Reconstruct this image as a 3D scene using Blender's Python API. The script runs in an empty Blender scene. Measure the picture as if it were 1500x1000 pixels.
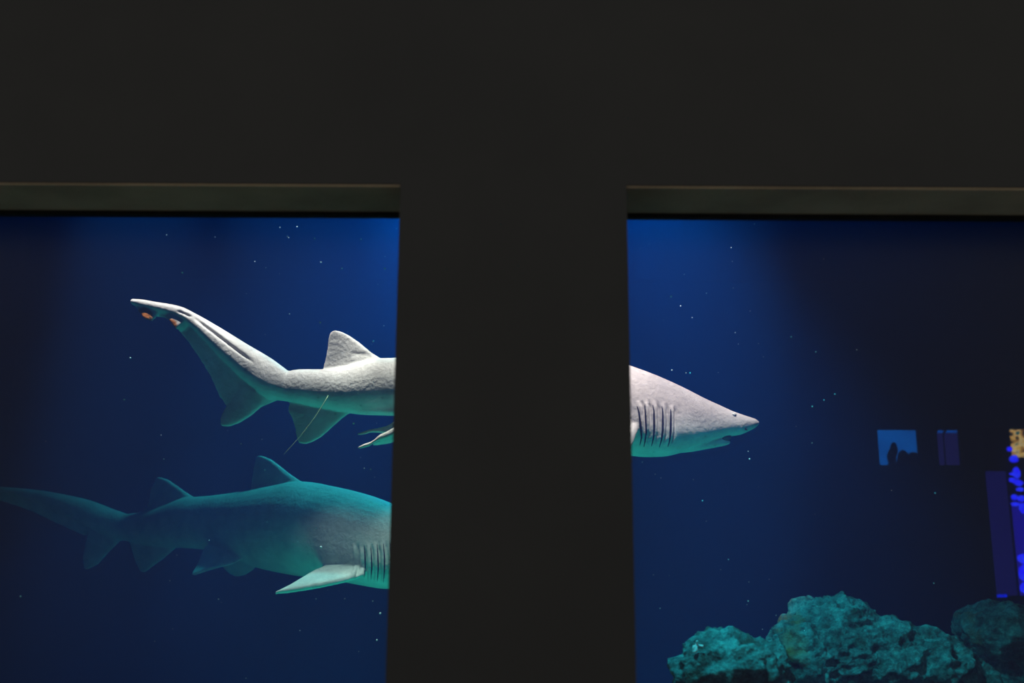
import bpy, bmesh, math, random
import numpy as np
from mathutils import Vector, Matrix, noise
from mathutils.bvhtree import BVHTree

random.seed(7)
scene = bpy.context.scene
COL = scene.collection

# ------------------------------------------------------------------ camera
F = 1458.3                      # 35 mm lens on a 36 mm sensor, in pixels of a 1500 wide frame
CAM = Vector((0.0, 0.0, 1.6))
PITCH, ROLL = math.radians(12.0), math.radians(0.30)
ROT = Matrix.Rotation(math.pi/2 + PITCH, 3, 'X') @ Matrix.Rotation(ROLL, 3, 'Z')
cd = bpy.data.cameras.new('camera'); cd.lens = 35.0; cd.sensor_width = 36.0
cd.clip_start = 0.05; cd.clip_end = 100
cd.dof.use_dof = True; cd.dof.focus_distance = 4.8; cd.dof.aperture_fstop = 1.8
cam = bpy.data.objects.new('camera', cd); COL.objects.link(cam)
cam.matrix_world = Matrix.Translation(CAM) @ ROT.to_4x4()
scene.camera = cam

# ------------------------------------------------------------------ world, exposure, lamps
w = bpy.data.worlds.new('dim_hall'); scene.world = w; w.use_nodes = True
bg = w.node_tree.nodes['Background']
bg.inputs[0].default_value = (1.0, 0.97, 0.90, 1); bg.inputs[1].default_value = 0.21
scene.view_settings.view_transform = 'Standard'; scene.view_settings.look = 'None'
scene.view_settings.gamma = 1.0; scene.view_settings.exposure = 0.0
scene.view_settings.use_curve_mapping = False
cy = scene.cycles
cy.max_bounces = 6; cy.diffuse_bounces = 3; cy.glossy_bounces = 3
cy.transparent_max_bounces = 24; cy.volume_bounces = 0
cy.use_denoising = True

def spot(name, loc, target, energy, color, angle, blend=1.0, radius=0.08):
    l = bpy.data.lights.new(name, 'SPOT'); l.energy = energy; l.color = color
    l.spot_size = math.radians(angle); l.spot_blend = blend; l.shadow_soft_size = radius
    o = bpy.data.objects.new(name, l); COL.objects.link(o); o.location = loc
    o.rotation_euler = (Vector(target) - Vector(loc)).to_track_quat('-Z', 'Y').to_euler()
    return o
# row of white lamps under the water surface, over the upper shark
for x, y, e, c in ((-1.80, 4.22, 2700, (1.0, 0.43, 0.41)), (-1.10, 4.22, 2800, (1.0, 0.43, 0.40)), (-0.40, 4.22, 2700, (1.0, 0.43, 0.38)),
                   (0.20, 4.1, 1500, (1.0, 0.38, 0.36)), (0.88, 3.55, 3300, (1.0, 0.355, 0.345))):
    spot('tank_key_lamp', (x, y, 5.15), (x, 4.76, 2.3), e, c, 22, 0.7, 0.05)
# big blue lamp over the middle of the tank
spot('tank_blue_lamp', (-0.35, 6.2, 4.45), (-0.9, 6.1, 0.0), 620, (0.08, 0.80, 0.86), 104, 1.0, 0.2)
# added blue spot at the back, brightens the top layer of water
spot('top_glow_spot', (0.0, 11.5, 5.0), (-0.3, 5.0, 4.7), 4600, (0.05, 0.55, 1.0), 64, 1.0, 0.15)
# cyan lamp over the rocks
spot('tank_rock_lamp', (0.28, 3.0, 3.2), (1.25, 4.35, 1.15), 330, (0.05, 0.80, 0.90), 52, 1.0, 0.04)
# added green fill spots near the floor, brighten the sharks' undersides
for x in (-0.8, 0.7):
    spot('underside_fill', (x, 4.9, 0.12), (x, 4.85, 2.3), 80, (0.05, 1.0, 0.70), 95, 1.0, 0.4)

# ------------------------------------------------------------------ helpers
RIGHT = ROT @ Vector((1, 0, 0)); UP = ROT @ Vector((0, 1, 0)); FWD = ROT @ Vector((0, 0, -1))
def ray(px, py):
    return (FWD + RIGHT*((px-750)/F) + UP*((500-py)/F))
def at(px, py, Y):
    d = ray(px, py); return CAM + d*(Y/d.y)
def on(px, py, g, dy=0.0):
    Y = g(0.0)
    for _ in range(40):
        p = at(px, py, Y + dy); Y = 0.5*Y + 0.5*g(p.x)
    return at(px, py, Y + dy)

def tag(o, label=None, cat=None, group=None, kind=None):
    if label: o['label'] = label
    if cat: o['category'] = cat
    if group: o['group'] = group
    if kind: o['kind'] = kind
    return o
def empty(name, loc, parent=None):
    o = bpy.data.objects.new(name, None); COL.objects.link(o); o.location = loc
    o.empty_display_size = 0.1
    return o
def mesh_obj(name, me, mat, parent=None):
    o = bpy.data.objects.new(name, me); COL.objects.link(o)
    if mat: me.materials.clear(); me.materials.append(mat)
    if parent:
        o.parent = parent
        o.matrix_parent_inverse = Matrix.Translation(parent.location).inverted() if parent.type == 'EMPTY' else Matrix.Identity(4)
    return o
def from_bm(name, bm, mat, parent=None, smooth=False):
    bmesh.ops.recalc_face_normals(bm, faces=bm.faces[:])
    if smooth:
        for f in bm.faces: f.smooth = True
    me = bpy.data.meshes.new(name); bm.to_mesh(me); bm.free()
    return mesh_obj(name, me, mat, parent)
def box(bm, x0, x1, y0, y1, z0, z1):
    v = [bm.verts.new((x, y, z)) for x in (x0, x1) for y in (y0, y1) for z in (z0, z1)]
    for q in ((0,1,3,2), (4,6,7,5), (0,4,5,1), (2,3,7,6), (0,2,6,4), (1,5,7,3)):
        bm.faces.new([v[i] for i in q])
def box_obj(name, b, mat, parent=None, bevel=0.0):
    bm = bmesh.new(); box(bm, *b)
    if bevel: bmesh.ops.bevel(bm, geom=bm.edges[:], offset=bevel, segments=2, affect='EDGES')
    return from_bm(name, bm, mat, parent)
def tube(bm, pts, radii, n=8):
    pts = [Vector(p) for p in pts]; rings = []
    for i, p in enumerate(pts):
        t = (pts[min(i+1, len(pts)-1)] - pts[max(i-1, 0)]).normalized()
        a = t.orthogonal().normalized() if i == 0 else (pa - t*pa.dot(t)).normalized()
        pa = a; b = t.cross(a); r = radii[i] if hasattr(radii, '__len__') else radii
        rings.append([bm.verts.new(p + (a*math.cos(k*2*math.pi/n) + b*math.sin(k*2*math.pi/n))*r) for k in range(n)])
    for A, B in zip(rings, rings[1:]):
        for k in range(n): bm.faces.new((A[k], A[(k+1) % n], B[(k+1) % n], B[k]))
    bm.faces.new(rings[0]); bm.faces.new(rings[-1][::-1])
def cubic(xs, ys, xq):
    """monotone cubic interpolation"""
    xs = np.array(xs, float); ys = np.array(ys, float); xq = np.array(xq, float)
    h = np.diff(xs); d = np.diff(ys)/h; m = np.zeros(len(xs))
    m[0], m[-1] = d[0], d[-1]
    for i in range(1, len(xs)-1):
        if d[i-1]*d[i] > 0:
            w1 = 2*h[i]+h[i-1]; w2 = h[i]+2*h[i-1]
            m[i] = (w1+w2)/(w1/d[i-1]+w2/d[i])
    i = np.clip(np.searchsorted(xs, xq)-1, 0, len(xs)-2)
    t = (xq-xs[i])/h[i]
    return ((2*t**3-3*t**2+1)*ys[i] + (t**3-2*t**2+t)*h[i]*m[i]
            + (-2*t**3+3*t**2)*ys[i+1] + (t**3-t**2)*h[i]*m[i+1])

# ------------------------------------------------------------------ materials
def nt(name):
    m = bpy.data.materials.new(name); m.use_nodes = True
    n = m.node_tree; p = n.nodes.get('Principled BSDF')
    return m, n, p
def N(n, t, **kw):
    x = n.nodes.new(t)
    for k, v in kw.items():
        if k in x.inputs.keys() if isinstance(k, str) else False: x.inputs[k].default_value = v
        else: setattr(x, k, v)
    return x
def noisy(name, c1, c2, scale=6, rough=0.8, bump=0.2, bscale=None, detail=8, spec=0.3, coord='Object', lo=0.35, hi=0.65):
    m, n, p = nt(name)
    tc = N(n, 'ShaderNodeTexCoord')
    no = N(n, 'ShaderNodeTexNoise'); no.inputs['Scale'].default_value = scale; no.inputs['Detail'].default_value = detail
    n.links.new(tc.outputs[coord], no.inputs['Vector'])
    r = N(n, 'ShaderNodeValToRGB')
    r.color_ramp.elements[0].position = lo; r.color_ramp.elements[0].color = (*c1, 1)
    r.color_ramp.elements[1].position = hi; r.color_ramp.elements[1].color = (*c2, 1)
    n.links.new(no.outputs['Fac'], r.inputs['Fac']); n.links.new(r.outputs['Color'], p.inputs['Base Color'])
    p.inputs['Roughness'].default_value = rough; p.inputs['Specular IOR Level'].default_value = spec
    if bump:
        nb = N(n, 'ShaderNodeTexNoise'); nb.inputs['Scale'].default_value = bscale or scale*6; nb.inputs['Detail'].default_value = 6
        n.links.new(tc.outputs[coord], nb.inputs['Vector'])
        b = N(n, 'ShaderNodeBump'); b.inputs['Strength'].default_value = bump; b.inputs['Distance'].default_value = 0.01
        n.links.new(nb.outputs['Fac'], b.inputs['Height']); n.links.new(b.outputs['Normal'], p.inputs['Normal'])
    return m
def emit(name, color, strength, c2=None, scale=8.0):
    m, n, p = nt(name); n.nodes.remove(p)
    e = N(n, 'ShaderNodeEmission'); e.inputs['Strength'].default_value = strength; e.inputs['Color'].default_value = (*color, 1)
    if c2:
        tc = N(n, 'ShaderNodeTexCoord'); no = N(n, 'ShaderNodeTexNoise'); no.inputs['Scale'].default_value = scale
        n.links.new(tc.outputs['Object'], no.inputs['Vector'])
        r = N(n, 'ShaderNodeValToRGB'); r.color_ramp.elements[0].position = 0.38; r.color_ramp.elements[1].position = 0.62
        r.color_ramp.elements[0].color = (*color, 1); r.color_ramp.elements[1].color = (*c2, 1)
        n.links.new(no.outputs['Fac'], r.inputs['Fac']); n.links.new(r.outputs['Color'], e.inputs['Color'])
    n.links.new(e.outputs[0], n.nodes['Material Output'].inputs['Surface'])
    return m

M = {}
M['wall'] = noisy('black_wall_paint', (0.078, 0.078, 0.078), (0.084, 0.084, 0.083), 3, 0.95, 0.05, spec=0.0)
M['soffit'] = noisy('olive_plaster', (0.44, 0.34, 0.23), (0.58, 0.45, 0.30), 5, 0.95, 0.3, 90, spec=0.0)
M['gasket'] = noisy('black_rubber', (0.012, 0.012, 0.012), (0.02, 0.02, 0.02), 20, 0.8, 0.0, spec=0.1)
M['hall_floor'] = noisy('dark_carpet', (0.03, 0.03, 0.033), (0.05, 0.05, 0.05), 40, 1.0, 0.3, spec=0.0)
M['tank_wall'] = noisy('tank_blue_paint', (0.02, 0.06, 0.13), (0.03, 0.08, 0.16), 2, 0.9, 0.2, spec=0.1)
M['sand'] = noisy('tank_sand', (0.10, 0.42, 0.36), (0.14, 0.52, 0.45), 4, 0.95, 0.4, spec=0.1)
M['rock'] = None

def glass():
    m, n, p = nt('acrylic_pane'); n.nodes.remove(p)
    fr = N(n, 'ShaderNodeFresnel'); fr.inputs['IOR'].default_value = 1.33
    tr = N(n, 'ShaderNodeBsdfTransparent'); tr.inputs[0].default_value = (0.98, 0.99, 1.0, 1)
    gl = N(n, 'ShaderNodeBsdfGlossy'); gl.inputs['Roughness'].default_value = 0.33
    mx = N(n, 'ShaderNodeMixShader')
    n.links.new(fr.outputs[0], mx.inputs[0]); n.links.new(tr.outputs[0], mx.inputs[1]); n.links.new(gl.outputs[0], mx.inputs[2])
    n.links.new(mx.outputs[0], n.nodes['Material Output'].inputs['Surface'])
    return m
M['glass'] = glass()

def water_volume():
    m, n, p = nt('tank_water'); n.nodes.remove(p)
    s = N(n, 'ShaderNodeVolumeScatter'); s.inputs['Color'].default_value = (0.01, 0.20, 1.0, 1)
    s.inputs['Density'].default_value = 0.075; s.inputs['Anisotropy'].default_value = 0.0
    a = N(n, 'ShaderNodeVolumeAbsorption'); a.inputs['Color'].default_value = (0.0, 0.57, 0.71, 1)
    a.inputs['Density'].default_value = 0.35
    ad = N(n, 'ShaderNodeAddShader')
    n.links.new(s.outputs[0], ad.inputs[0]); n.links.new(a.outputs[0], ad.inputs[1])
    n.links.new(ad.outputs[0], n.nodes['Material Output'].inputs['Volume'])
    return m
M['water'] = water_volume()

def surface_mat():
    m, n, p = nt('water_surface'); n.nodes.remove(p)
    tc = N(n, 'ShaderNodeTexCoord'); mp = N(n, 'ShaderNodeMapping'); mp.inputs['Scale'].default_value = (0.8, 2.2, 1)
    no = N(n, 'ShaderNodeTexNoise'); no.inputs['Scale'].default_value = 1.6; no.inputs['Detail'].default_value = 3
    b = N(n, 'ShaderNodeBump'); b.inputs['Strength'].default_value = 0.5; b.inputs['Distance'].default_value = 0.25
    n.links.new(tc.outputs['Object'], mp.inputs[0]); n.links.new(mp.outputs[0], no.inputs['Vector']); n.links.new(no.outputs['Fac'], b.inputs['Height'])
    gl = N(n, 'ShaderNodeBsdfGlossy'); gl.inputs['Roughness'].default_value = 0.08; gl.inputs['Color'].default_value = (0.8, 0.9, 1, 1)
    n.links.new(b.outputs['Normal'], gl.inputs['Normal'])
    n.links.new(gl.outputs[0], n.nodes['Material Output'].inputs['Surface'])
    return m
M['surface'] = surface_mat()

# ------------------------------------------------------------------ the viewing hall wall with two windows
YF, YG = 2.50, 2.735           # wall face, glass
pl = 0.5*(at(587, 280, YF).x + at(564, 990, YF).x)
pr = 0.5*(at(918, 280, YF).x + at(932, 990, YF).x)
zh = 0.5*(at(300, 269.5, YF).z + at(1200, 271, YF).z)     # underside of the lintel
zs = 0.85                                                 # sill height
XL, XR = -3.4, 3.4                                        # outer jambs
ZT = 6.2
def struct(o): o['kind'] = 'structure'; return o
bm = bmesh.new()
box(bm, -6.3, 7.5, YF, YG+0.02, zh, ZT)
box(bm, -6.3, 7.5, YF, YG+0.02, -0.3, zs)
box(bm, -6.3, XL, YF, YG+0.02, zs, zh)
box(bm, XR, 7.5, YF, YG+0.02, zs, zh)
struct(from_bm('wall_front', bm, M['wall']))
struct(box_obj('wall_center', (pl, pr, YF, YG+0.02, zs, zh), M['wall']))
struct(box_obj('floor', (-6.3, 6.3, -3.5, YF, -0.1, 0.0), M['hall_floor']))
zg = at(300, 319, YG).z; zs2 = at(300, 312, YG-0.006).z
for i, (a, b) in enumerate(((XL, pl), (pr, XR))):
    struct(box_obj('trim_%d' % (i+1), (a+0.001, b-0.001, YF+0.004, YG-0.03, zh-0.006, zh-0.0005), M['soffit']))
    wn = struct(empty('window_%d' % (i+1), ((a+b)/2, YG, zs)))
    box_obj('pane', (a+0.002, b-0.002, YG, YG+0.012, zs+0.01, zh-0.01), M['glass'], wn)
    bm = bmesh.new()
    box(bm, a+0.001, b-0.001, YG-0.028, YG-0.001, zg, zh-0.001)
    box(bm, a+0.001, b-0.001, YG-0.028, YG-0.001, zs+0.001, zs+0.03)
    from_bm('gasket', bm, M['gasket'], wn)

# ------------------------------------------------------------------ the tank
YB = 12.0; ZW = 5.30
def px_rect(x0, y0, x1, y1, Y):
    a = at(x0, (y0+y1)/2, Y); b = at(x1, (y0+y1)/2, Y)
    t = at((x0+x1)/2, y0, Y); u = at((x0+x1)/2, y1, Y)
    return (a.x, b.x, u.z, t.z)
H1 = px_rect(1287, 629, 1346, 681, YB)
H2 = px_rect(1374, 627, 1407, 681, YB)
H3 = px_rect(1449, 624, 1540, 882, YB)
def wall_holes(name, x0, x1, z0, z1, y0, y1, holes, mat):
    xs = sorted({x0, x1, *[h[0] for h in holes], *[h[1] for h in holes]})
    zs_ = sorted({z0, z1, *[h[2] for h in holes], *[h[3] for h in holes]})
    bm = bmesh.new()
    for xa, xb in zip(xs, xs[1:]):
        for za, zb in zip(zs_, zs_[1:]):
            cx, cz = (xa+xb)/2, (za+zb)/2
            if any(h[0] < cx < h[1] and h[2] < cz < h[3] for h in holes): continue
            box(bm, xa, xb, y0, y1, za, zb)
    bmesh.ops.remove_doubles(bm, verts=bm.verts[:], dist=1e-5)
    return struct(from_bm(name, bm, mat))
wall_holes('wall_back', -6.2, 7.3, -0.2, ZT, YB, YB+0.06, [H1, H2, H3], M['tank_wall'])
struct(box_obj('wall_left', (-6.3, -6.1, YG+0.03, YB, -0.2, ZT), M['tank_wall']))
struct(box_obj('wall_right', (7.3, 7.5, YG+0.03, YB+2.2, -0.2, ZT), M['tank_wall']))
struct(box_obj('ceiling', (-6.3, 7.5, YG+0.02, YB+2.2, ZT, ZT+0.1), M['gasket']))
struct(box_obj('floor_tank', (-6.1, 7.3, YG+0.03, YB, -0.2, 0.0), M['sand']))
zl = at(500, 405, YB).z
struct(box_obj('trim_3', (-6.1, 7.3, YB-0.06, YB-0.001, zl-0.05, zl), M['tank_wall'], bevel=0.01))  # added ledge, put in to catch light as a faint streak
# water: the body of the tank and its rippled surface
wt = box_obj('tank_water', (-6.09, 7.29, YG+0.03, YB-0.07, 0.002, ZW-0.04), M['water'])
tag(wt, 'deep blue water filling the shark tank behind the panes', 'water', kind='stuff')
bm = bmesh.new(); bmesh.ops.create_grid(bm, x_segments=110, y_segments=80, size=1)
for v in bm.verts:
    v.co.x = 0.6 + v.co.x*6.65; v.co.y = (YG+YB)/2 + v.co.y*(YB-YG-0.08)/2
    v.co.z = ZW + 0.02 + 0.025*noise.noise(Vector((v.co.x*0.9, v.co.y*1.8, 0))) + 0.010*noise.noise(Vector((v.co.x*2.5, v.co.y*4, 3)))
ws = from_bm('water_surface', bm, M['surface'], None, True)
tag(ws, 'rippled underside of the water surface high in the tank', 'water', kind='stuff')

# ------------------------------------------------------------------ sharks
def skin_material(name, back, belly, spot_c, orange=None):
    m, n, p = nt(name)
    tc = N(n, 'ShaderNodeTexCoord')
    at_ = N(n, 'ShaderNodeAttribute'); at_.attribute_name = 'tone'
    mix = N(n, 'ShaderNodeMix'); mix.data_type = 'RGBA'
    mix.inputs[6].default_value = (*belly, 1); mix.inputs[7].default_value = (*back, 1)
    n.links.new(at_.outputs['Fac'], mix.inputs[0])
    no = N(n, 'ShaderNodeTexNoise'); no.inputs['Scale'].default_value = 9; no.inputs['Detail'].default_value = 9; no.inputs['Roughness'].default_value = 0.65
    n.links.new(tc.outputs['Object'], no.inputs['Vector'])
    r = N(n, 'ShaderNodeMapRange'); r.inputs[1].default_value = 0.30; r.inputs[2].default_value = 0.72; r.inputs[3].default_value = 0.75; r.inputs[4].default_value = 1.12
    n.links.new(no.outputs['Fac'], r.inputs[0])
    mu = N(n, 'ShaderNodeMix'); mu.data_type = 'RGBA'; mu.blend_type = 'MULTIPLY'; mu.inputs[0].default_value = 1
    n.links.new(mix.outputs[2], mu.inputs[6]); n.links.new(r.outputs[0], mu.inputs[7])
    # scattered freckles
    vo = N(n, 'ShaderNodeTexVoronoi'); vo.inputs['Scale'].default_value = 16
    n.links.new(tc.outputs['Object'], vo.inputs['Vector'])
    fr = N(n, 'ShaderNodeMapRange'); fr.inputs[1].default_value = 0.05; fr.inputs[2].default_value = 0.14; fr.inputs[3].default_value = 0.55; fr.inputs[4].default_value = 0.0
    n.links.new(vo.outputs['Distance'], fr.inputs[0])
    mf = N(n, 'ShaderNodeMix'); mf.data_type = 'RGBA'; mf.inputs[7].default_value = (*spot_c, 1)
    n.links.new(fr.outputs[0], mf.inputs[0]); n.links.new(mu.outputs[2], mf.inputs[6])
    out = mf.outputs[2]
    ao = N(n, 'ShaderNodeAttribute'); ao.attribute_name = 'fin_glow'
    mo = N(n, 'ShaderNodeMix'); mo.data_type = 'RGBA'; mo.inputs[7].default_value = (0.42, 0.13, 0.02, 1)  # orange of light shining through the fin edge, painted into the skin
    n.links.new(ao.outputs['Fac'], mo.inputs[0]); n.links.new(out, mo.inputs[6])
    n.links.new(mo.outputs[2], p.inputs['Base Color'])
    p.inputs['Roughness'].default_value = 0.55; p.inputs['Specular IOR Level'].default_value = 0.25
    nb = N(n, 'ShaderNodeTexNoise'); nb.inputs['Scale'].default_value = 55; nb.inputs['Detail'].default_value = 5
    n.links.new(tc.outputs['Object'], nb.inputs['Vector'])
    b = N(n, 'ShaderNodeBump'); b.inputs['Strength'].default_value = 0.35; b.inputs['Distance'].default_value = 0.012
    n.links.new(nb.outputs['Fac'], b.inputs['Height']); n.links.new(b.outputs['Normal'], p.inputs['Normal'])
    return m

def loft(bm, stations, g, n_len=80, n_ring=36):
    """stations: (px, top, bottom, half-width / height, height of the widest line from the top)"""
    st = sorted(stations); xs = [s[0] for s in st]
    q = np.linspace(xs[0], xs[-1], n_len)
    T, B, W, P = (cubic(xs, [s[k] for s in st], q) for k in (1, 2, 3, 4))
    rings = []
    for x, t, b, wr, wp in zip(q, T, B, W, P):
        pt, pb = on(x, t, g), on(x, b, g)
        slope = (g(pt.x+0.01) - g(pt.x-0.01))/0.02
        side = Vector((-slope, 1, 0)).normalized()
        up = pt - pb; H = up.length; up.normalize()
        c = pt - up*(H*wp); ring = []
        for k in range(n_ring):
            a = 2*math.pi*k/n_ring; ca, sa = math.cos(a), math.sin(a)
            ex = 0.92
            sx = math.copysign(abs(ca)**ex, ca)*wr*H
            sz = math.copysign(abs(sa)**ex, sa)*(wp if sa > 0 else 1-wp)*H
            ring.append(bm.verts.new(c + side*sx + up*sz))
        rings.append(ring)
    for A, Bq in zip(rings, rings[1:]):
        for k in range(n_ring): bm.faces.new((A[k], A[(k+1) % n_ring], Bq[(k+1) % n_ring], Bq[k]))
    bm.faces.new(rings[0][::-1]); bm.faces.new(rings[-1])

def resample(pts, m):
    pts = [Vector(p) for p in pts]
    L = [0.0]
    for a, b in zip(pts, pts[1:]): L.append(L[-1] + (b-a).length)
    out = []
    for i in range(m):
        s = L[-1]*i/(m-1)
        k = max(j for j in range(len(L)-1) if L[j] <= s + 1e-9)
        t = (s-L[k])/max(L[k+1]-L[k], 1e-9)
        out.append(pts[k].lerp(pts[k+1], min(t, 1)))
    return out
def fin(bm, lead, trail, thick, tmin, m=22, n=18, cut=None):
    A, B = resample(lead, m), resample(trail, m)
    up_, dn_ = [], []
    for i in range(m):
        r = i/(m-1); span = (A[min(i+1, m-1)]+B[min(i+1, m-1)]) - (A[max(i-1, 0)]+B[max(i-1, 0)])
        nrm = (B[i]-A[i]).cross(span)
        nrm = nrm.normalized() if nrm.length > 1e-9 else Vector((0, 1, 0))
        ru, rd = [], []
        for j in range(n):
            s = j/(n-1); p = A[i].lerp(B[i], s)
            h = thick*(1-0.75*r)*(2.6*math.sqrt(s)*(1-s)) + tmin*(1 if 0 < j < n-1 else 0.35)*(1-0.2*s)
            ru.append(bm.verts.new(p + nrm*h)); rd.append(bm.verts.new(p - nrm*h))
        up_.append(ru); dn_.append(rd)
    for i in range(m-1):
        for j in range(n-1):
            bm.faces.new((up_[i][j], up_[i+1][j], up_[i+1][j+1], up_[i][j+1]))
            bm.faces.new((dn_[i][j], dn_[i][j+1], dn_[i+1][j+1], dn_[i+1][j]))
        bm.faces.new((up_[i][0], dn_[i][0], dn_[i+1][0], up_[i+1][0]))
        bm.faces.new((up_[i][-1], up_[i+1][-1], dn_[i+1][-1], dn_[i][-1]))
    for j in range(n-1):
        bm.faces.new((up_[0][j], up_[0][j+1], dn_[0][j+1], dn_[0][j]))
        bm.faces.new((up_[-1][j], dn_[-1][j], dn_[-1][j+1], up_[-1][j+1]))

def merge(bm, voxel, smooth_it):
    """one continuous skin from the overlapping closed shells"""
    bmesh.ops.recalc_face_normals(bm, faces=bm.faces[:])
    me = bpy.data.meshes.new('tmp'); bm.to_mesh(me); bm.free()
    o = bpy.data.objects.new('tmp', me); COL.objects.link(o)
    r = o.modifiers.new('r', 'REMESH'); r.mode = 'VOXEL'; r.voxel_size = voxel; r.use_smooth_shade = True
    s = o.modifiers.new('s', 'SMOOTH'); s.factor = 0.5; s.iterations = smooth_it
    dg = bpy.context.evaluated_depsgraph_get(); dg.update()
    res = bpy.data.meshes.new_from_object(o.evaluated_get(dg))
    bpy.data.objects.remove(o); bpy.data.meshes.remove(me)
    res.shade_smooth()
    return res

def verts_np(me):
    a = np.empty(len(me.vertices)*3); me.vertices.foreach_get('co', a); return a.reshape(-1, 3)
def normals_np(me):
    a = np.empty(len(me.vertices)*3); me.vertices.foreach_get('normal', a); return a.reshape(-1, 3)
def project(co):
    d = co - np.array(CAM)
    r, u, f = (np.array(v) for v in (RIGHT, UP, FWD))
    z = d @ f
    return 750 + F*(d @ r)/z, 500 - F*(d @ u)/z
def set_co(me, co):
    me.vertices.foreach_set('co', co.reshape(-1)); me.update()
def attr(me, name, val):
    a = me.attributes.new(name, 'FLOAT', 'POINT'); a.data.foreach_set('value', val.astype(np.float32))

def line_dist(px, py, poly):
    """signed horizontal distance in local units to a steep line, and how far along it (0..1, else outside)"""
    ys = [p[1] for p in poly]; xs = [p[0] for p in poly]
    return px - np.interp(py, ys, xs), (py-ys[0])/(ys[-1]-ys[0])

def build_shark(name, g, spec, mat, mats, label, near_dir):
    bm = bmesh.new()
    for st in spec['lofts']:
        o_ = st[2] if len(st) > 2 else 0.0
        loft(bm, st[0], (lambda x, o_=o_: g(x) + o_), st[1])
    for lead, trail, th, tm in spec['fins']:
        conv = lambda L: [on(p[0], p[1], g, p[2] if len(p) > 2 else 0.0) for p in L]
        fin(bm, conv(lead), conv(trail), th, tm)
    me = merge(bm, spec['voxel'], 6)
    co = verts_np(me); no = normals_np(me)
    # shark-plane coordinates: pixel columns and rows of the point's foot on the mid plane
    gy = np.array([g(x) for x in co[:, 0]])
    off = co[:, 1] - gy
    foot = co.copy(); foot[:, 1] = gy
    px, py = project(foot)
    near = off < 0
    s = spec['px']                                   # metres per pixel on this shark
    disp = np.zeros(len(co))
    lim = no[:, 1] < -0.15
    lim2 = no[:, 1] > 0.15
    for poly in spec['gills']:
        dx, t = line_dist(px, py, poly)
        dx = dx*s
        env = np.clip(np.minimum(t, 1-t)*6, 0, 1)*((t > 0) & (t < 1))
        prof = -0.013*np.exp(-(dx/0.0055)**2) + 0.010*np.exp(-((dx+0.016)/0.011)**2)
        disp += np.where(lim | lim2, env*prof, 0)
    for a, b, depth, width in spec['grooves']:
        ax, ay = a; bx, by = b
        L = math.hypot(bx-ax, by-ay); ux, uy = (bx-ax)/L, (by-ay)/L
        t = ((px-ax)*ux + (py-ay)*uy)/L; d = ((px-ax)*-uy + (py-ay)*ux)*s
        env = np.clip(np.minimum(t+0.02, 1.02-t)*5, 0, 1)*((t > 0) & (t < 1))
        disp -= np.where(lim, env*depth*np.exp(-(d/width)**2), 0)
    co += no*disp[:, None]
    set_co(me, co)
    xs = [p[0] for p in spec['mid']]; ms = [p[1] for p in spec['mid']]; hs = [p[2] for p in spec['mid']]
    rel = (np.interp(px, xs, ms) - py)/np.interp(px, xs, hs)
    attr(me, 'tone', np.clip(0.5 + rel*1.6, 0, 1))
    fin_glow = np.zeros(len(co))
    for x, y, r, dr in spec['fin_glow']:
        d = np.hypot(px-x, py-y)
        fin_glow = np.maximum(fin_glow, np.clip((r-d)/dr, 0, 1))
    attr(me, 'fin_glow', fin_glow)
    c = on(*spec['root'], g)
    root = empty(name, c); tag(root, label, 'shark')
    body = mesh_obj('body', me, mat, root)
    bvh = BVHTree.FromPolygons([Vector(v) for v in co], [tuple(p.vertices) for p in me.polygons])
    def hit(x, y):
        d = ray(x, y).normalized(); h = bvh.ray_cast(CAM, d)
        return h[0], h[1]
    for poly in spec['gills']:
        pts, rad = [], []
        ys = np.linspace(poly[0][1]+1, poly[-1][1]-1, 16)
        for k, yy in enumerate(ys):
            h, nn = hit(float(np.interp(yy, [p[1] for p in poly], [p[0] for p in poly])), float(yy))
            if h is None: continue
            pts.append(h - nn*0.0005); rad.append(spec['slit']*(0.25+0.75*math.sin(math.pi*(k+0.5)/16)))
        if len(pts) > 4:
            b = bmesh.new(); tube(b, pts, rad, 6); from_bm('gill_slit', b, mats['slit'], root, True)
    return root, hit, me

def ball(name, c, r, mat, parent, scale=(1, 1, 1), rot=None, seg=20):
    b = bmesh.new(); bmesh.ops.create_uvsphere(b, u_segments=seg, v_segments=seg//2, radius=r)
    mt = Matrix.Translation(c) @ (rot.to_4x4() if rot else Matrix.Identity(4)) @ Matrix.Diagonal((*scale, 1))
    bmesh.ops.transform(b, matrix=mt, verts=b.verts)
    return from_bm(name, b, mat, parent, True)

M['slit'] = noisy('gill_slit_tissue', (0.015, 0.012, 0.02), (0.03, 0.02, 0.03), 30, 0.7, 0, spec=0.1)
M['skin_a'] = skin_material('pale_shark_skin', (0.60, 0.57, 0.56), (0.70, 0.70, 0.68), (0.33, 0.31, 0.30))
M['skin_b'] = skin_material('grey_green_shark_skin', (0.42, 0.46, 0.42), (0.56, 0.62, 0.56), (0.26, 0.29, 0.27))
M['eye'] = noisy('shark_eye', (0.70, 0.70, 0.68), (0.85, 0.85, 0.80), 60, 0.15, 0, spec=0.6)
M['pupil'] = noisy('shark_pupil', (0.01, 0.01, 0.012), (0.02, 0.02, 0.02), 60, 0.2, 0, spec=0.6)
M['mouth'] = noisy('mouth_lining', (0.10, 0.06, 0.07), (0.16, 0.09, 0.10), 40, 0.6, 0.1, spec=0.3)
M['line'] = noisy('green_line', (0.25, 0.42, 0.22), (0.35, 0.55, 0.35), 30, 0.6, 0, spec=0.2)

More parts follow.
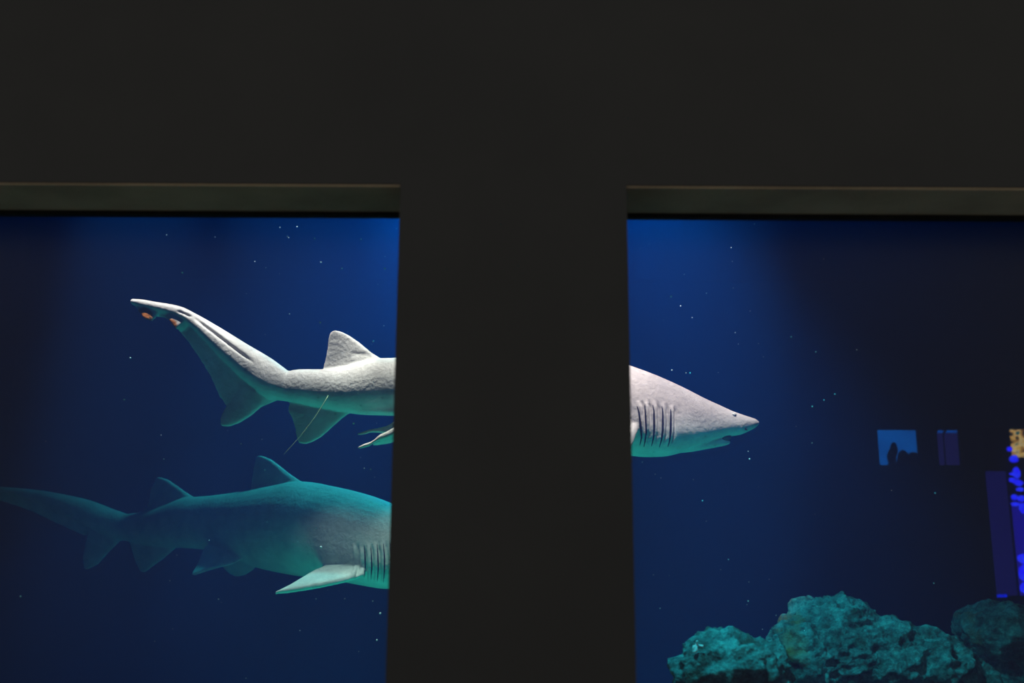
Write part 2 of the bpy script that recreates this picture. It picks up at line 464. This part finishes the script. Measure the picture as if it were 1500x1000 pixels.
# --- the pale shark in the lamp light
gA = lambda x: 4.72
pxA = 4.72/F
dt = 0.20*pxA       # fins hang away from the lamp side: metres of depth per pixel of drop
RIDGE = ((190,440),(265,455),(324,498),(364,530),(400,556),(430,566))
def tl_(L, k=dt):
    return [(x, y, max(0, y - float(np.interp(x, [r[0] for r in RIDGE], [r[1] for r in RIDGE])))*k) for x, y in L]
def dn(L, y0, k=dt): return [(x, y, max(0, (y-y0))*k) for x, y in L]
A = {
 'voxel': 0.0052, 'px': pxA, 'slit': 0.0056, 'root': (750, 580),
 'lofts': [
  ([(392,556,584,.36,.5),(405,549,586,.37,.5),(418,545,587.5,.38,.52),(440,541,592,.42,.53),(470,541,598,.42,.53),(500,538,603,.43,.53),(530,530,607,.43,.53),
    (560,525,608,.44,.54),(582,524.5,608.5,.45,.54),(640,519,620,.46,.55),(700,514,640,.46,.55),(760,511,655,.46,.55),(820,514,664,.45,.57),
    (880,523,668,.44,.60),(922,536,667,.42,.64),(945,544,669,.41,.67),(968,553,668.7,.40,.69),(1002,568.5,662,.40,.66),(1036,585.5,650,.42,.64),
    (1055,594,643,.45,.62),(1070,601,639,.5,.58),(1085,606.5,636.5,.52,.52),(1095.5,610,632,.56,.48),(1106.5,613.5,626.5,.6,.48),(1112,617,621.5,.6,.5)], 110),
  # lower jaw
  ([(985,610,664,.42,.5),(1010,622,662,.42,.5),(1036,634,657.5,.5,.5),(1052,640,654.5,.6,.5),(1062,643.5,652.5,.8,.5),(1070,645.5,649.5,.9,.5)], 30),
  # muscle of the tail
  ([(193,438,446,.9,.6),(205,438.5,450,.85,.65),(230,442.5,456,.8,.68),(247,445,461,.7,.68),(265,449,467,.62,.66),(290,461,488,.52,.64),(324,480.5,524,.42,.62),(364,505,562,.36,.6),(397,524.5,584,.36,.56),(425,545,587,.38,.53)], 60),
  # clasper
  ([(524,654,656.5,.6,.5),(527,653,656.8,.6,.5),(534,649.5,655.5,.55,.5),(541,647.5,653.5,.55,.5),(548,643.5,648.5,.55,.5),(556,636.5,645.5,.55,.5),(566,632,643,.5,.5),(580,624,637,.5,.5),(600,610,630,.5,.5)], 40, -0.17),
 ],
 'fins': [
  # tail blade
  (dn([(428,552),(418,546),(410,538),(397,528),(364,508),(324,484),(290,464),(265,451.5),(247,448),(220,444.5),(197,440)], 1000),
   tl_([(405,587),(375,600),(345,602),(327,592),(318,575),(311,556),(293,526),(275,500),(264,487)]) +
   [(256,481,-.035),(248,470,-.03),(240,464,.02),(230,464,.02),(222,472,-.03),(213,470,-.035),(205,459,-.02),(196,446,0)], 0.012, 0.0062),
  (tl_([(400,584),(390,590),(368,609),(352,619),(336,625),(326,624)]), tl_([(345,560),(338,585),(329,598),(323,610),(323,620)]), 0.012, 0.0062),
  # second dorsal
  ([(562,548),(559,525),(544,516),(526,501),(513,492),(501,486),(492,484)], [(485,562),(472,541),(476,528),(479,513),(480,504),(482,490),(486,485)], 0.020, 0.0062),
  # anal
  (dn([(522,598),(500,614),(484.5,628),(471,640),(458,647),(449,650)], 600), dn([(425,585),(421,601),(427,611),(432,627),(434,640),(438,649)], 600), 0.014, 0.006),
  # first dorsal
  ([(795,530),(775,506),(745,478),(726,462),(716,458)], [(690,535),(700,512),(706,490),(708,470),(711,460)], 0.022, 0.0065),
  # pelvics
  ([(640,612,-.06),(600,630,-.07),(572,635,-.07),(556,633,-.06),(545,632,-.06),(535,636,-.05),(524,637,-.05)], [(600,600,-.04),(585,612,-.04),(566,624,-.05),(548,628,-.05),(538,630,-.05),(524,634,-.05)], 0.010, 0.006),
  ([(640,618,.10),(600,640,.16),(570,648,.18),(546,651,.18)], [(600,612,.08),(580,630,.11),(560,642,.13),(546,649,.15)], 0.010, 0.006),
  # pectorals
  ([(936,626,-.17),(931,638,-.215),(927,650,-.25),(915,665,-.30),(880,695,-.40),(850,722,-.48)], [(880,628,-.15),(872,650,-.22),(864,680,-.32),(848,724,-.48)], 0.022, 0.0065),
  ([(936,650,.14),(915,670,.24),(880,690,.36),(850,705,.45)], [(880,645,.14),(872,665,.24),(862,688,.36),(848,706,.45)], 0.020, 0.0065),
 ],
 'gills': [[(933,594),(936,603),(938.5,622),(940,640),(937,653)], [(944.5,592),(945.5,602),(946.5,625),(946,640),(943,655)],
           [(956,592),(958,602),(958.5,625),(957.5,640),(954,654)], [(969.5,594),(971,604),(971,628),(969.5,642),(965.5,656)],
           [(982.5,598),(982.8,608),(982.5,630),(981,645),(978,655)]],
 'grooves': [((286,466),(378,536),0.013,0.0065), ((262,457),(286,467),0.009,0.006), ((514,519),(550,521),0.004,0.014)],
 'fin_glow': [(213,465,15,3), (253,478,11,3)],  # tail edge patches painted as if light came through
 'mid': [(190,450,30),(290,500,60),(400,570,50),(580,572,85),(920,632,130),(1036,630,70),(1113,620,20)],
}
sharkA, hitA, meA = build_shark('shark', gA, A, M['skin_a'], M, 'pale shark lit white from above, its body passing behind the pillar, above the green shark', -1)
h, nn = hitA(1075.5, 606.5)
e = ball('eye', h + nn*-0.004, 0.0135, M['eye'], sharkA, (1, 1, 0.85))
q = Vector((0.45, -0.85, -0.25)).normalized()
b = ball('pupil', h + nn*-0.004 + q*0.0115, 0.0050, M['pupil'], None, (0.8, 0.6, 1.2)); b.parent = e
b.matrix_parent_inverse = e.matrix_local.inverted()
h, nn = hitA(1092, 628); ball('nostril', h, 0.008, M['slit'], sharkA, (1.4, 0.5, 0.5), Matrix.Rotation(0.6, 3, 'Y'))
h, nn = hitA(1063, 640); 
ball('mouth_lining', Vector((h.x, h.y+0.006, h.z)), 0.022, M['mouth'], sharkA, (1.3, 1.0, 0.8))
# thin line trailing from the flank
h1, n1 = hitA(481, 579)
pts = [h1 + n1*0.002]
for k in range(1, 15):
    t = k/14; pts.append(at(481 - 66*t + 5*math.sin(t*3), 579 + 86*t, h1.y - 0.02 - 0.05*t))
b = bmesh.new(); tube(b, pts, [0.0016*(1-0.5*k/14) for k in range(15)], 6)
tl = from_bm('trailing_line', b, M['line'], sharkA, True); tl['label'] = 'thin greenish line trailing from the flank'

# --- the dim green shark below, heading towards the pane
def gB(x):
    y = 5.6 + 0.583*(-0.787 - x)
    if x < -2.3:                                    # the tail sweeps back to the left
        u = -2.3 - x; y -= 0.583*(u - 0.55*(1-math.exp(-u/0.55)))
    return y
pxB = 5.9/F
A2 = {
 'voxel': 0.0066, 'px': pxB, 'slit': 0.0042, 'root': (440, 780),
 'lofts': [
  ([(160,760,789,.36,.5),(172,756,791,.37,.5),(184,753,792,.38,.52),(208,750,797,.40,.52),(240,741,801,.42,.52),(280,728,803,.43,.52),(307,726,806,.44,.52),(340,722,815,.45,.52),
    (373,717,829,.45,.52),(410,710,838,.46,.53),(443,705,844,.46,.53),(493,713,850,.46,.54),(533,723,857,.46,.57),(571,737,862.5,.44,.60),(600,752,860,.43,.62),
    (630,772,850,.42,.6),(655,792,840,.42,.56),(672,808,831,.5,.5),(681,816,824,.55,.5)], 110),
  ([(600,780,862,.40,.5),(625,805,857,.45,.5),(640,826,851,.6,.5),(648,838,847,.8,.5)], 24),
  ([(-45,712,719,.8,.5),(-15,712,722,.8,.5),(20,714,727,.7,.5),(60,718,737,.6,.5),(100,725,755,.5,.5),(130,732,771,.45,.5),(165,745,787,.38,.5),(190,754,791,.38,.5)], 60),
 ],
 'fins': [
  ([(190,760),(184,755),(165,745),(130,734),(100,728),(60,721),(20,717),(-20,714.5),(-47,714)],
   [(170,788),(150,790,.01),(120,783,.02),(80,765,.03),(50,750,.03),(20,739,.02),(-20,728),(-46,719)], 0.014, 0.008),
  ([(182,788),(176,792),(160,808),(144,826),(128,834)], [(130,775),(125,795),(121,815),(123,832)], 0.014, 0.008),
  ([(287,745),(285,728),(272,720),(258,710),(246,702),(234,698.5)], [(215,765),(211,750),(218,735),(221,717),(229,700)], 0.020, 0.008),
  ([(265,795),(258,802),(240,818),(224,829),(212,838)], [(192,785),(190,795),(193,806),(198,822),(206,837)], 0.014, 0.008),
  ([(448,725),(442,705),(425,694),(410,682),(398,673),(387,668),(380,667)], [(362,740),(366,719.5),(368.5,705),(371,688),(375,671)], 0.024, 0.008),
  ([(362,815,-.15),(340,826,-.22),(325,829,-.28),(300,836,-.34),(282,842,-.38)], [(318,790,-.10),(298,802,-.18),(293,815,-.24),(288,828,-.30),(281,841,-.38)], 0.010, 0.008),
  ([(380,822,.05),(372,834,.12),(360,841,.18),(350,843,.20)], [(320,812,.05),(326,830,.12),(336,839,.18),(345,843,.20)], 0.010, 0.008),
  ([(536,838,-.22),(524,845,-.28),(507,850,-.33),(467,859,-.44),(430,866,-.52),(403,868.5,-.58)], [(478,828,-.20),(460,835,-.30),(445,844,-.40),(425,856,-.50),(402,868,-.58)], 0.020, 0.0075),
  ([(560,850,.15),(550,890,.3),(520,930,.45)], [(500,845,.15),(505,890,.3),(515,930,.45)], 0.018, 0.0075),
 ] ,
 'gills': [[(533,796),(534.5,810),(535,830),(533.5,846)], [(543,800),(544,812),(544.5,832),(543,850)], [(552,796),(553.5,812),(554,834),(552.5,852)],
           [(561,794),(563,812),(563,836),(561.5,854)], [(571,792),(573,812),(573,838),(571.5,856)]],
 'grooves': [],
 'fin_glow': [],
 'mid': [(-50,718,20),(100,745,40),(184,772,40),(300,772,80),(443,790,140),(571,815,126),(681,822,20)],
}
A2['fins'].pop()        # the far pectoral is wholly hidden behind the body and pillar
sharkB, hitB, meB = build_shark('shark', gB, A2, M['skin_b'], M, 'dim green shark with two dark dorsal fins and a spread pectoral fin', -1)
h, nn = at(657, 806, 5.0), None
d = ray(656, 805); r_ = hitB(656, 805)
if r_[0]: ball('eye', r_[0] + r_[1]*-0.006, 0.015, M['eye'], sharkB)

# ------------------------------------------------------------------ rocks
def rock_material():
    m, n, p = nt('algae_rock')
    tc = N(n, 'ShaderNodeTexCoord')
    no = N(n, 'ShaderNodeTexNoise'); no.inputs['Scale'].default_value = 12; no.inputs['Detail'].default_value = 10; no.inputs['Roughness'].default_value = 0.75
    n.links.new(tc.outputs['Object'], no.inputs['Vector'])
    r = N(n, 'ShaderNodeValToRGB')
    els = r.color_ramp.elements
    els[0].position = 0.38; els[0].color = (0.035, 0.06, 0.05, 1)
    els[1].position = 0.63; els[1].color = (0.14, 0.44, 0.44, 1)
    e2 = els.new(0.5); e2.color = (0.05, 0.19, 0.20, 1)
    n.links.new(no.outputs['Fac'], r.inputs['Fac'])
    n2 = N(n, 'ShaderNodeTexNoise'); n2.inputs['Scale'].default_value = 3.1; n2.inputs['Detail'].default_value = 3
    n.links.new(tc.outputs['Object'], n2.inputs['Vector'])
    r2 = N(n, 'ShaderNodeMapRange'); r2.inputs[1].default_value = 0.64; r2.inputs[2].default_value = 0.74
    n.links.new(n2.outputs['Fac'], r2.inputs[0])
    mx = N(n, 'ShaderNodeMix'); mx.data_type = 'RGBA'; mx.inputs[7].default_value = (0.40, 0.17, 0.06, 1)
    n.links.new(r2.outputs[0], mx.inputs[0]); n.links.new(r.outputs['Color'], mx.inputs[6])
    n.links.new(mx.outputs[2], p.inputs['Base Color'])
    p.inputs['Roughness'].default_value = 0.9; p.inputs['Specular IOR Level'].default_value = 0.1
    nb = N(n, 'ShaderNodeTexNoise'); nb.inputs['Scale'].default_value = 60; nb.inputs['Detail'].default_value = 8
    n.links.new(tc.outputs['Object'], nb.inputs['Vector'])
    b = N(n, 'ShaderNodeBump'); b.inputs['Strength'].default_value = 1.0; b.inputs['Distance'].default_value = 0.02
    n.links.new(nb.outputs['Fac'], b.inputs['Height']); n.links.new(b.outputs['Normal'], p.inputs['Normal'])
    return m
M['rock'] = rock_material()
def rock(name, blobs, label, group, seed, voxel=0.008, amp=1.0, mat=None):
    """blobs: centre and radii in metres"""
    bm = bmesh.new()
    for c, r in blobs:
        res = bmesh.ops.create_icosphere(bm, subdivisions=4, radius=1)
        bmesh.ops.transform(bm, matrix=Matrix.Translation(c) @ Matrix.Diagonal((*r, 1)), verts=res['verts'])
    me = merge(bm, voxel, 4)
    co = verts_np(me); no = normals_np(me)
    d = np.zeros(len(co)); sd = Vector((seed*13.1, seed*7.7, seed*3.3))
    for i, c in enumerate(co):
        p = Vector(c) + sd
        q = Vector((p.x, p.y, p.z*1.7))
        a = noise.fractal(p*3.2, 1.0, 2.0, 3)*0.032
        b = (0.22 - abs(noise.noise(q*6.5)))*0.045
        f = (0.2 - abs(noise.noise(q*15 + Vector((3, 1, 2)))))*0.022 + noise.fractal(p*26, 0.8, 2.1, 3)*0.015
        dd, _ = noise.voronoi(q*5.0)
        d2, _ = noise.voronoi(q*11.0)
        gate = noise.noise(p*2.3 + Vector((5, 5, 5)))
        pit = max(0.0, 0.40 - dd[0])/0.40 if gate > -0.1 else 0.0
        p2 = max(0.0, 0.38 - d2[0])/0.38 if gate < 0.15 else 0.0
        d[i] = a + b + f - 0.10*pit**1.2 - 0.035*p2
    co += no*(d*amp)[:, None]
    co[:, 2] = np.maximum(co[:, 2], 0.003)
    set_co(me, co)
    c = co.mean(0); c[2] = 0.003
    co -= c; set_co(me, co)
    o = mesh_obj(name, me, mat or M['rock']); o.location = c
    tag(o, label, 'rock', group)
    bvh = BVHTree.FromPolygons([Vector(v + c) for v in co], [tuple(p.vertices) for p in me.polygons])
    return o, bvh
def blob(px, py, Y, rx, rz, ry=None):
    c = at(px, py, Y); s = Y/F
    return (c, (rx*s, (ry or rx)*s, rz*s))
def stand(px, Y, rx, top, ry=None):
    """a foot that carries the rock from the tank floor"""
    c = at(px, 1000, Y); zt = at(px, top, Y).z
    return ((c.x, c.y, zt*0.5), (rx*Y/F, (ry or rx)*Y/F, zt*0.5+0.02))
rk1, bv1 = rock('rock', [blob(1078, 985, 3.95, 76, 54, 80), blob(1028, 990, 3.9, 40, 46, 50), blob(1118, 975, 3.95, 42, 40, 50), stand(1066, 4.0, 80, 965, 80)],
     'low pitted teal rock at the window pillar end with a white twig on it', 'rocks on the tank floor', 1)
rk2, bv2 = rock('rock', [blob(1222, 945, 4.55, 82, 74, 90), blob(1180, 965, 4.45, 52, 62, 60), blob(1290, 965, 4.5, 62, 62, 80), blob(1360, 985, 4.5, 64, 62, 80), blob(1420, 1010, 4.5, 40, 44, 60), stand(1310, 4.65, 130, 930, 110)],
     'tall pitted teal boulder with brown patches between the low rock and the overhanging rock', 'rocks on the tank floor', 2)
rk3, bv3 = rock('rock', [blob(1478, 922, 5.0, 74, 36, 70), blob(1540, 924, 5.0, 80, 42, 70), blob(1500, 985, 5.1, 62, 70, 50), stand(1530, 5.2, 120, 930, 90)],
     'dark overhanging rock ledge on a narrower foot beside the boulder', 'rocks on the tank floor', 3)
# white twig lying on the low rock
def cast(bv, px, py):
    d = ray(px, py).normalized(); h = bv.ray_cast(CAM, d)
    return (h[0], h[1]) if h[0] else (at(px, py, 4.1), Vector((0, -1, 0)))
M['twig'] = noisy('white_coral', (0.93, 0.95, 0.97), (0.97, 0.97, 0.97), 40, 0.5, 0.0)
base, bn = cast(bv1, 1019, 950)
off = base - at(1019, 950, base.y) + Vector((0, -0.012, 0))
def tw(px, py, k=0.0): return at(px, py, base.y - 0.040 - k)
b = bmesh.new()
tube(b, [tw(1018.5,953.5), tw(1016.3,950), tw(1016.8,947), tw(1020.5,944.5), tw(1020.3,941), tw(1021,939,.01), tw(1022.4,938.6,.012)], [0.0039,0.0065,0.0072,0.0059,0.0046,0.0039,0.0033], 8)
tube(b, [tw(1020.3,944.5), tw(1024.5,945,.006), tw(1027.5,945.6,.01), tw(1030,946.6,.012)], [0.0052,0.0039,0.0046,0.0059], 8)
tube(b, [tw(1020.2,944.8), tw(1019.8,948,.004), tw(1020.3,951,.006), tw(1018.4,954,.004), tw(1015.2,953.8)], [0.0046,0.0046,0.0065,0.0059,0.0052], 8)
me_tw = from_bm('coral_twig', b, M['twig'], None, True)
tag(me_tw, 'small white branching coral twig on the low teal rock', 'coral')

# ------------------------------------------------------------------ motes drifting in the water
M['mote'] = noisy('pale_mote', (0.55, 0.85, 0.95), (0.65, 0.95, 1.0), 10, 0.8, 0)
M['mote'].node_tree.nodes['Principled BSDF'].inputs['Specular IOR Level'].default_value = 0.0
seen = [(267,399,1.3),(469,472,1.1),(191,524,1.1),(182,585,1.0),(435,332,1.0),(410,333,.9),(421,346,.9),(423,348,.8),(461,349,.9),(470,384,1),(501,393,.9),(564,393,1.1),(244,344,.9),
        (315,347,.8),(983,434,1.3),(1159,493,1.2),(1255,512,1.1),(1077,487,.9),(997,448,.9),(1014,465,.9),(984,542,1.1),(1011,546,.8),(1005,546,.7),(1190,595,1.1),(1223,577,1),(1195,515,.9),
        (1370,722,1.2),(1306,718,.8),(30,873,1.1),(557,898,1.2),(552,937,1.1),(546,880,.8),(470,801,1.4),(388,688,1.0),(543,687,.8),(518,620,1.3),(236,637,.8),(1098,672,1),(1029,733,.9),(1368,854,1),(1096,880,1),(240,672,.7)]
pts = [(x, y, s, random.uniform(3.9, 5.0)) for x, y, s in seen]
for _ in range(150):
    x = random.choice((random.gauss(500, 150), random.gauss(1000, 130))); y = random.uniform(320, 1000)
    pts.append((x, y, random.uniform(.35, .75), random.uniform(3.6, 6.5)))
bm = bmesh.new()
for x, y, s, Y in pts:
    if 940 < x < 1100 and 560 < y < 660: continue
    c = at(x, y, Y); res = bmesh.ops.create_icosphere(bm, subdivisions=1, radius=0.0038*s)
    bmesh.ops.translate(bm, vec=c, verts=res['verts'])
mo = from_bm('drifting_motes', bm, M['mote'], None, True)
tag(mo, 'tiny pale specks drifting all through the tank water', 'specks', kind='stuff')

# ------------------------------------------------------------------ what shows through the far windows
for i, h in enumerate((H1, H2, H3)):
    wn = struct(empty('window_%d' % (i+3), ((h[0]+h[1])/2, YB+0.1, h[2])))
    box_obj('pane', (h[0], h[1], YB+0.02, YB+0.03, h[2], h[3]), M['glass'], wn)
struct(box_obj('wall_far', (2.5, 7.3, YB+1.0, YB+1.1, 0, ZT), M['gasket']))
struct(box_obj('floor_far', (2.5, 7.3, YB+0.06, YB+1.0, 1.0, 1.05), M['gasket']))
def panel(name, r, Y, mat, label, cat, group=None, th=0.03, bevel=0.006):
    x0, x1, z0, z1 = r
    o = box_obj(name, (x0, x1, Y, Y+th, z0, z1), mat, None, bevel)
    return tag(o, label, cat, group)
M['blue_glow'] = emit('blue_backlight', (0.0, 0.085, 0.42), 2.4, (0.0, 0.105, 0.50), 3)
M['purple_glow'] = emit('purple_backlight', (0.07, 0.010, 0.10), 2.2)
M['purple_glow2'] = emit('purple_backlight_dim', (0.06, 0.008, 0.16), 1.7)
M['blue_lamp'] = emit('blue_lamp', (0.0, 0.09, 0.55), 2.0)
M['led'] = emit('violet_blue_led', (0.06, 0.005, 1.0), 5.0, (0.10, 0.03, 1.0), 12)
M['led2'] = emit('violet_blue_glow', (0.06, 0.004, 0.35), 3.0)
YL = YB+0.96; YP = YB+0.97; YT = YB+0.95
panel('backlit_panel', px_rect(1278, 622, 1354, 690, YL), YL, M['blue_glow'], 'bright blue backlit panel behind the square far window', 'panel')
panel('backlit_panel', px_rect(1373, 634, 1383, 690, YP), YP, M['purple_glow'], 'narrow dim purple panel behind the far window with blue tubes', 'panel')
panel('backlit_panel', px_rect(1386, 634, 1412, 690, YP), YP, M['purple_glow'], 'wide dim purple panel behind the far window with blue tubes', 'panel')
panel('tube_lamp', px_rect(1375.5, 630, 1382, 633.2, YT), YT, M['blue_lamp'], 'short blue tube lamp above the narrow purple panel', 'lamp', th=0.05, bevel=0.004)
panel('tube_lamp', px_rect(1388, 630, 1405, 633.2, YT), YT, M['blue_lamp'], 'long blue tube lamp above the wide purple panel', 'lamp', th=0.05, bevel=0.004)
panel('backlit_panel', px_rect(1447, 690, 1482, 872, YP), YP, M['purple_glow2'], 'tall dark violet panel beside the blue glowing lamps', 'panel')
panel('tube_lamp', px_rect(1462, 870.5, 1475.5, 874.5, YT), YT, emit('blue_tube', (0.0, 0.01, 0.75), 4), 'small blue lamp at the foot of the violet panel', 'lamp', th=0.05, bevel=0.004)
panel('backlit_panel', px_rect(1489, 735, 1535, 872, YP), YP, M['led2'], 'glowing violet blue panel behind the blue lamps', 'panel')
for x, y, rx, rz in ((1479,657.5,4,4),(1485,672,6.5,5.5),(1489,692,5.5,9),(1482,694,3.5,2.5),(1483,703,5,4),(1492,707,6,5),(1494,716.5,6,3),(1486,728,5,4.5),(1496,730,6,5),(1487,738,6,3),
                     (1498,744,5,8),(1499,818,9,7),(1500,839,9,11),(1502,861,8,8)):
    s = (YB+0.93)/F; c = at(x, y, YB+0.93)
    bm = bmesh.new(); bmesh.ops.create_icosphere(bm, subdivisions=2, radius=1)
    for v in bm.verts: v.co *= 1 + 0.25*noise.noise(v.co*1.7 + Vector((x, y, 0)))
    bmesh.ops.transform(bm, matrix=Matrix.Translation(c) @ Matrix.Diagonal((rx*s, 0.035, rz*s, 1)), verts=bm.verts)
    tag(from_bm('blue_lamp', bm, M['led'], None, True), 'violet blue glowing lamp in the far gallery beside the violet panel', 'lamp', 'glowing blue lamps in the far gallery')
def picture_mat():
    m, n, p = nt('orange_screen'); n.nodes.remove(p)
    tc = N(n, 'ShaderNodeTexCoord'); no = N(n, 'ShaderNodeTexNoise'); no.inputs['Scale'].default_value = 13; no.inputs['Detail'].default_value = 3
    n.links.new(tc.outputs['Object'], no.inputs['Vector'])
    r = N(n, 'ShaderNodeValToRGB'); els = r.color_ramp.elements
    els[0].position = 0.36; els[0].color = (0.02, 0.015, 0.02, 1)
    els[1].position = 0.68; els[1].color = (0.02, 0.12, 0.13, 1)
    for ps, c in ((0.44, (2.2, 0.14, 0.03)), (0.50, (4.5, 0.42, 0.10)), (0.57, (4.2, 0.5, 0.3)), (0.62, (0.7, 0.09, 0.06))):
        e_ = els.new(ps); e_.color = (*c, 1)
    e = N(n, 'ShaderNodeEmission'); e.inputs['Strength'].default_value = 3.0
    n.links.new(no.outputs['Fac'], r.inputs['Fac']); n.links.new(r.outputs['Color'], e.inputs['Color'])
    n.links.new(e.outputs[0], n.nodes['Material Output'].inputs['Surface'])
    return m
panel('lit_picture', px_rect(1482, 629, 1530, 669, YP), YP, picture_mat(), 'orange and teal lit picture above the blue glowing lamps', 'picture')
# dark rocks in front of the blue panel
M['dark_rock'] = noisy('dark_rock', (0.03, 0.03, 0.035), (0.05, 0.05, 0.05), 8, 0.9, 0.3)
for blobs, lab, sd in (
    ([(1309.5,658,5.4,10.5),(1306.5,670,6.5,13),(1308,690,8,16)], 'dark upright rock spire before the blue backlit panel', 0.5),
    ([(1323,668,8.5,9),(1322,685,11,15)], 'dark rounded rock before the blue panel, next to the spire', 0.30),
    ([(1339,670.5,10,9),(1337,686,14,17)], 'dark low rock before the blue panel, at the window edge', 0.66)):
    YR = YB + sd
    bl = [(at(x, y, YR), (rx*YR/F, 0.06, rz*YR/F)) for x, y, rx, rz in blobs]
    x_, y_ = blobs[-1][0], blobs[-1][1]; c = at(x_, y_, YR)
    bl.append(((c.x, c.y, (c.z+1.05)/2), (0.09, 0.09, (c.z-1.05)/2+0.02)))
    bm = bmesh.new()
    for c, r in bl:
        res = bmesh.ops.create_icosphere(bm, subdivisions=3, radius=1)
        bmesh.ops.transform(bm, matrix=Matrix.Translation(c) @ Matrix.Diagonal((*r, 1)), verts=res['verts'])
    me = merge(bm, 0.014, 3)
    for v in me.vertices:
        k = noise.noise(v.co*14 + Vector((sd, 0, 0)))*0.012; v.co += v.normal*k
    tag(mesh_obj('display_rock', me, M['dark_rock']), lab, 'rock', 'dark rocks behind the far window')
